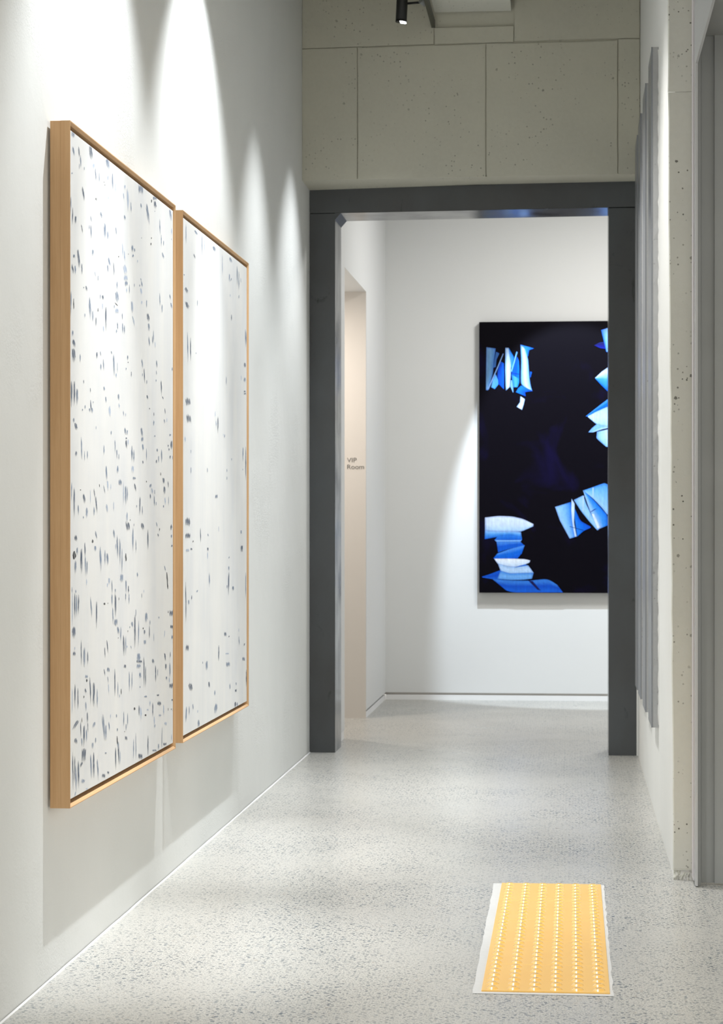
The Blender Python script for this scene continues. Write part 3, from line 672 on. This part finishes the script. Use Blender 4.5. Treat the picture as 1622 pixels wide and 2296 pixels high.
shape(*U1, [(520,540),(450,760),(440,900),(480,1100)], [(600,590),(605,800),(605,1000),(600,1220)], (0,60,165), (0,90,210), (0,70,185))
shape(*U1, [(175,200),(170,600),(165,1000),(165,1240)], [(400,230),(350,600),(330,850),(210,1245)], (100,140,185), (70,125,195), (105,155,205))
shape(*U1, [(410,310),(370,500),(340,700)], [(490,350),(420,500),(400,680)], (50,100,170), (60,110,185))
shape(*U1, [(400,850),(330,1000),(290,1170)], [(460,1000),(470,1100),(380,1215)], (90,160,235), (60,140,225))
shape(*U1, [(575,350),(440,680),(320,950),(190,1230)], [(595,360),(462,690),(345,960),(230,1230)], (130,165,215), (120,160,220))
shape(*U1, [(920,430),(830,650),(780,820),(800,1000),(830,1170)], [(960,520),(975,700),(975,850),(975,1050),(930,1170)], (0,80,205), (0,110,225), (0,75,205))
shape(*U1, [(780,860),(800,1000),(830,1170)], [(970,960),(975,1050),(930,1170)], (10,105,220), (0,125,230), (70,155,235))
shape(*U1, [(715,220),(770,560),(770,700)], [(720,220),(850,450),(800,680)], (60,140,220), (0,100,205))
shape(*U1, [(635,215),(630,700),(640,1100),(650,1250)], [(715,215),(770,600),(765,900),(745,1160)], (120,175,235), (150,195,245), (195,220,248))
shape(*U1, [(770,1000),(755,1150),(820,1300)], [(800,1000),(825,1150),(830,1300)], (120,175,240), (90,150,235))
shape(*U1, [(905,300),(840,520),(765,790)], [(932,320),(872,540),(792,800)], (90,160,235), (110,175,240))
shape(*U1, [(770,815),(980,850)], [(770,825),(980,865)], (5,15,70), (5,15,70), kx=3)
shape(*U1, [(1000,135),(1110,250),(1170,420)], [(1330,230),(1210,270),(1185,420)], (40,130,235), (0,90,215))
shape(*U1, [(1000,135),(1020,500),(1010,850),(1010,1110),(1150,1190)], [(1110,230),(1190,500),(1215,900),(1240,1100),(1290,1270)], (70,145,235), (90,160,240), (185,212,248))
shape(*U1, [(1020,1130),(940,1200),(890,1290)], [(1300,1260),(1110,1290),(1130,1390)], (20,120,235), (0,70,200))
shape(*U1, [(1000,1385),(990,1530),(910,1645)], [(1110,1460),(1080,1590),(1040,1720)], (165,205,248), (170,205,248), (205,225,250))
shape(*U1, [(1235,790),(1235,940)], [(1282,800),(1250,920)], (10,100,220), (0,70,190))
U2 = ((1075, 1140), 8.11)
shape(*U2, [(105,400),(350,420),(560,420),(760,430)], [(100,560),(320,520),(560,490),(775,540)], (140,190,240), (0,95,205), (70,145,225))
shape(*U2, [(330,510),(560,470),(775,520)], [(280,575),(560,570),(780,570)], (40,120,220), (0,90,205))
shape(*U2, [(105,165),(350,135),(600,145),(800,190),(990,285)], [(105,405),(350,425),(560,425),(760,425),(985,325)], (215,230,246), (160,200,242), (205,222,244))
shape(*U2, [(275,570),(560,572),(780,568)], [(310,606),(560,604),(755,604)], (100,160,235), (120,175,238), kx=4)
shape(*U2, [(315,606),(560,605),(750,606)], [(345,800),(560,730),(830,680)], (70,140,225), (0,90,205), (0,85,205))
shape(*U2, [(330,820),(560,735),(830,665)], [(255,910),(550,914),(770,830)], (80,150,235), (0,95,215), (0,100,215))
shape(*U2, [(480,905),(600,890),(770,820)], [(480,914),(560,914),(700,908)], (0,95,215), (0,80,200), kx=4)
shape(*U2, [(235,1280),(560,1310),(900,1315),(1250,1278),(1420,1390)], [(490,1490),(600,1528),(900,1528),(1250,1528),(1525,1528)], (60,135,225), (20,100,215), (0,75,195))
shape(*U2, [(890,1310),(1060,1480)], [(975,1320),(1120,1490)], (10,10,60), (10,20,90), kx=4)
shape(*U2, [(390,1120),(180,1200),(50,1240)], [(420,1290),(230,1285),(60,1256)], (0,90,210), (20,100,215), (0,70,190))
shape(*U2, [(390,1130),(560,1180),(800,1170),(990,1170)], [(330,1280),(560,1302),(800,1298),(960,1278)], (60,135,225), (90,155,230), (110,170,235))
shape(*U2, [(340,1000),(560,1060),(760,1050),(890,1032)], [(390,1135),(560,1185),(800,1175),(992,1172)], (150,190,235), (160,200,242), (185,212,245))
shape(*U2, [(270,912),(560,910),(830,920),(930,945)], [(335,1005),(560,1065),(760,1055),(915,985)], (235,242,250), (190,215,245), (220,232,248))
shape(*U2, [(630,1080),(740,1040),(840,1015)], [(640,1080),(740,1058),(880,1035)], (20,100,205), (30,110,215), kx=3)
U3 = ((1230, 1070), 10.813)
shape(*U3, [(165,720),(280,1050),(520,1490)], [(550,600),(570,900),(650,1450)], (150,195,242), (10,115,225), (120,180,240))
shape(*U3, [(650,760),(640,1000),(680,1300),(700,1440)], [(660,800),(780,1060),(1060,1215),(860,1300)], (30,125,230), (0,70,200), (0,100,220))
shape(*U3, [(565,520),(555,800),(580,1100),(640,1450)], [(640,640),(640,820),(625,1100),(690,1440)], (175,205,244), (160,198,243), (205,222,248))
shape(*U3, [(515,1188),(850,1280)], [(515,1200),(850,1292)], (10,30,90), (10,30,90), kx=3)
shape(*U3, [(620,550),(800,830),(1000,1080),(1190,1290)], [(850,440),(920,650),(1040,900),(1250,1250)], (120,180,240), (125,185,242), (150,195,244))
shape(*U3, [(830,450),(830,830)], [(870,450),(860,860)], (175,205,245), (165,200,244), kx=4)
shape(*U3, [(840,310),(920,560),(1020,850),(1240,1250)], [(880,340),(1130,580),(1440,930),(1440,1170)], (160,200,246), (0,105,220), (60,145,232))
shape(*U3, [(1050,890),(1190,1250)], [(1110,880),(1270,1220)], (225,236,250), (190,215,246), kx=5)
shape(*U3, [(1020,840),(1120,770)], [(1030,850),(1180,760)], (5,20,90), (5,40,140), kx=3)
shape(*U3, [(850,320),(1080,240),(1370,135),(1470,195),(1900,60)], [(880,345),(1100,530),(1300,740),(1445,930),(1950,1000)], (70,150,235), (150,195,245), (120,180,242), n=34)
shape(*U3, [(1072,255),(1075,480)], [(1103,245),(1102,500)], (175,205,246), (165,200,245), kx=4)
U4 = ((1290, 720), 7.92)
shape(*U4, [(340,430),(440,380),(530,370)], [(360,440),(450,480),(540,490)], (14,10,50), (10,20,140), (8,15,110))
shape(*U4, [(465,160),(510,350),(555,545)], [(760,60),(740,330),(640,560)], (0,100,235), (110,175,245), (150,195,245))
shape(*U4, [(355,1010),(470,900),(760,700)], [(360,1020),(470,1140),(760,1420)], (205,225,250), (0,100,228), (60,145,238))
shape(*U4, [(190,1690),(380,1540),(760,1250)], [(220,1695),(380,1610),(760,1430)], (70,145,240), (0,85,210), (0,100,225))
shape(*U4, [(225,1690),(380,1605),(760,1440)], [(230,1705),(385,1835),(760,1930)], (165,205,246), (150,195,245), (175,208,246))
shape(*U4, [(385,1830),(300,1900),(235,1975)], [(620,1890),(470,1925),(320,1975)], (120,175,242), (170,205,246), (110,165,238))
shape(*U4, [(390,1965),(380,2080),(550,2230)], [(760,1880),(760,2080),(760,2260)], (120,180,244), (165,205,246), (175,208,246))
shape(*U4, [(310,1650),(320,1780)], [(335,1640),(340,1785)], (200,220,248), (200,220,248), kx=4)

# ------------------------------------------------------------------ tactile paving strip
tx0, tx1 = -0.2085, 0.0915
ty0, ty1 = 5.10, 6.633
TL = (ty1 - ty0) / 5
tp = thing('tactile_paving', ((tx0 + tx1) / 2, (ty0 + ty1) / 2, 0.0), 'yellow-orange tactile paving strip with raised domes let into the floor', 'tactile paving')
n = 40
vv, ff = [], []
lo = [(tx0 - 0.020 - 0.005 * i / n + (random.random() - .5) * 0.003, ty0 - 0.02 + (ty1 - ty0 + 0.03) * i / n) for i in range(n + 1)]
hi = [(tx1 + 0.006 + random.random() * 0.005, ty0 - 0.02 + (ty1 - ty0 + 0.03) * i / n) for i in range(n + 1)]
for a, b in zip(lo, hi):
    vv += [(a[0], a[1], 0.0008), (b[0], b[1], 0.0008)]
for i in range(n): ff.append((2 * i, 2 * i + 1, 2 * i + 3, 2 * i + 2))
g = mesh_obj('grout_bed', vv, ff, GROUT, tp); g['label'] = 'pale grey cement margin around the tiles'
# shared meshes: one tile body, one dome
def dome_mesh():
    me = bpy.data.meshes.new('dome'); seg = 18
    prof = [(0.0150, 0.0), (0.0136, 0.0014), (0.0102, 0.0042), (0.0082, 0.0050), (0.0058, 0.0053)]
    vv, ff = [], []
    for r, z in prof:
        for i in range(seg):
            a = 2 * math.pi * i / seg
            vv.append((r * math.cos(a), r * math.sin(a), z))
    for k in range(len(prof) - 1):
        for i in range(seg):
            j = (i + 1) % seg
            ff.append((k * seg + i, k * seg + j, (k + 1) * seg + j, (k + 1) * seg + i))
    ff.append(tuple((len(prof) - 1) * seg + i for i in range(seg)))
    me.from_pydata(vv, [], ff)
    for p in me.polygons: p.use_smooth = True
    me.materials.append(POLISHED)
    return me
DOME = dome_mesh()
tile_me = None
for k in range(5):
    cy = ty0 + TL * (k + 0.5)
    if tile_me is None:
        t0 = box('tile', (tx0, tx1), (cy - TL / 2 + 0.0007, cy + TL / 2 - 0.0007), (0.0003, 0.0045), YELLOW, None, 0.0008)
        for v in t0.data.vertices: v.co -= Vector(((tx0 + tx1) / 2, cy, 0))
        tile_me = t0.data; tile = t0
    else:
        tile = link('tile', tile_me, None)
    tile.parent = tp
    tile.location = (0, cy - (ty0 + ty1) / 2, 0)
    for j in range(6):
        for i in range(6):
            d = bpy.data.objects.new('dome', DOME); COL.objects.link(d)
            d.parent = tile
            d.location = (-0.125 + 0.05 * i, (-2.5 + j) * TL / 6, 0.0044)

# ------------------------------------------------------------------ four tall panels on the right wall
LAB = ['tall narrow grey panel on the white wall, next to the concrete wall end',
       'tall narrow grey panel on the white wall, second from the concrete wall end',
       'tall narrow grey panel on the white wall, second from the steel portal',
       'tall narrow grey panel on the white wall, next to the steel portal']
for k, (uu, dep, ln) in enumerate(((1478, 0.026, 0.34), (1463, 0.026, 0.34), (1450.5, 0.025, 0.34), (1441.5, 0.024, 0.30))):
    xw = XR + 0.0035 - 0.005 * 0
    # near edge on the wall
    y = on_x(uu, V0, XR).y
    z0, z1 = 0.357, 2.835
    xwall = lambda z, yy: XR
    pn = thing('tall_panel', (XR - dep, y, z0), LAB[k], 'panel', 'tall grey panels on the white wall')
    nz = 60
    vv, ff = [], []
    for i in range(nz + 1):
        z = z0 + (z1 - z0) * i / nz
        xf = xwall(z, y) - dep
        r = (random.random() ** 2) * 0.0035
        vv += [(xf + 0.004, y, z), (xwall(z, y) - 0.0003, y - r, z), (xwall(z, y) - 0.0003, y + ln, z), (xf + 0.004, y + ln, z)]
    for i in range(nz):
        a = 4 * i
        for q in range(4):
            ff.append((a + q, a + (q + 1) % 4, a + 4 + (q + 1) % 4, a + 4 + q))
    ff += [(0, 1, 2, 3), tuple(4 * nz + q for q in range(4))]
    mesh_obj('panel_body', vv, ff, PANEL_SIDE, pn)
    xf0, xf1 = xwall(z0, y) - dep, xwall(z1, y) - dep
    def sheet(nm, ya, yb, ta, tb, za, zb, mat):
        fa = lambda z: xwall(z, y) - dep
        vv = [(fa(za) - ta, ya, za), (fa(za) + tb, ya, za), (fa(za) + tb, yb, za), (fa(za) - ta, yb, za),
              (fa(zb) - ta, ya, zb), (fa(zb) + tb, ya, zb), (fa(zb) + tb, yb, zb), (fa(zb) - ta, yb, zb)]
        return mesh_obj(nm, vv, [(0, 1, 2, 3), (4, 5, 6, 7), (0, 1, 5, 4), (1, 2, 6, 5), (2, 3, 7, 6), (3, 0, 4, 7)], mat, pn)
    sheet('front_sheet', y + 0.012, y + ln, 0.0, 0.004, z0 + 0.0, z1 - 0.05, PANEL_FRONT)
    sheet('front_sheet', y + 0.012, y + ln, 0.0, 0.004, z1 - 0.047, z1, PANEL_FRONT)
    sheet('edge_strip', y - 0.001, y + 0.012, 0.0012, 0.004, z0, z1, PANEL_FRONT)
    # ragged plaster lip along the wall side
    vv, ff = [], []
    for i in range(nz * 2 + 1):
        z = z0 + 0.01 + (z1 - z0 - 0.02) * i / (nz * 2)
        q = 0.004 + 0.010 * random.random() ** 2
        hx = 0.0015 + 0.003 * random.random() ** 2
        vv += [(xwall(z, y) - 0.0002, y - q, z), (xwall(z, y) - hx, y - 0.001, z)]
    for i in range(nz * 2): ff.append((2 * i, 2 * i + 1, 2 * i + 3, 2 * i + 2))
    mesh_obj('plaster_lip', vv, ff, RIGHT_WALL, pn)

# ------------------------------------------------------------------ spotlight and its track
lamp_y = 9.77
bot = on_y(900, 49, lamp_y)
rad = 0.0255
sp = thing('spotlight', (bot.x, lamp_y, bot.z), 'black cylindrical track spotlight with a lit lens', 'spotlight')
topz = bot.z + 0.22
tiltx = 0.010
cyl('housing', (bot.x, lamp_y, bot.z + 0.004), (bot.x + tiltx, lamp_y, topz), rad, rad, BLACK, sp, 32)
ring = cyl('bezel', (bot.x - 0.0003, lamp_y, bot.z - 0.001), (bot.x, lamp_y, bot.z + 0.006), rad * 1.01, rad * 1.02, BLACK, sp, 32)
cyl('lens', (bot.x - 0.0003, lamp_y, bot.z - 0.0018), (bot.x, lamp_y, bot.z - 0.0004), rad * 0.95, rad * 0.95, LENS, sp, 32)
jn = on_y(947, 5, lamp_y)
cyl('arm', (bot.x + 0.02, lamp_y, on_y(915, 8, lamp_y).z), jn, 0.0055, 0.0055, BLACK, sp, 12)
cyl('knuckle', jn + Vector((-0.006, -0.012, 0.004)), jn + Vector((0.012, 0.012, -0.010)), 0.012, 0.009, GREY_METAL, sp, 16)
cyl('stem', jn + Vector((0.004, 0, 0)), jn + Vector((0.008, 0, 0.16)), 0.009, 0.009, BLACK, sp, 12)
tr_l, tr_r = XU(968, YB), XU(976, YB)
trk = thing('lighting_track', (tr_r, 8.0, 3.47), 'dark lighting track running along the edge of the ceiling beam', 'lighting track')
zt_ = on_y(970, 61, YB - 0.01).z
box('track_body', (tr_l, tr_r), (3.6, YB - 0.006), (zt_, zt_ + 0.035), OLIVE, trk, 0.001)
box('end_cap', (tr_l - 0.0005, tr_r + 0.0003), (YB - 0.0075, YB - 0.001), (zt_ - 0.0005, zt_ + 0.0355), BLACK, trk)

# ------------------------------------------------------------------ lettering on the beige reveal
def text(name, body, u_l, v_base, width_px, parent, y):
    p = on_y(u_l, v_base, y)
    cu = bpy.data.curves.new(name, 'FONT'); cu.body = body; cu.size = 0.036; cu.extrude = 0.0006
    tmp = bpy.data.objects.new(name, cu); COL.objects.link(tmp)
    bpy.context.view_layer.update()
    dg = bpy.context.evaluated_depsgraph_get()
    me = bpy.data.meshes.new_from_object(tmp.evaluated_get(dg))
    bpy.data.objects.remove(tmp)
    xs = [v.co.x for v in me.vertices]; w_ = max(xs) - min(xs); x0 = min(xs)
    want = XU(u_l + width_px, y) - XU(u_l, y)
    s = want / w_
    off = root_loc(parent)
    for v in me.vertices:
        c = v.co.copy()
        v.co = Vector((p.x + (c.x - x0) * s, y - c.z, p.z + c.y)) - off
    me.materials.clear()
    return link(name, me, LETTER, parent)
yl = YR1 - 0.0007
sg = thing('lettering', on_y(798, 1052, yl), 'small grey VIP Room lettering on the beige reveal', 'sign')
text('word', 'VIP', 778.5, 1036.3, 21.5, sg, yl)
text('word', 'Room', 779, 1051.6, 37.5, sg, yl)
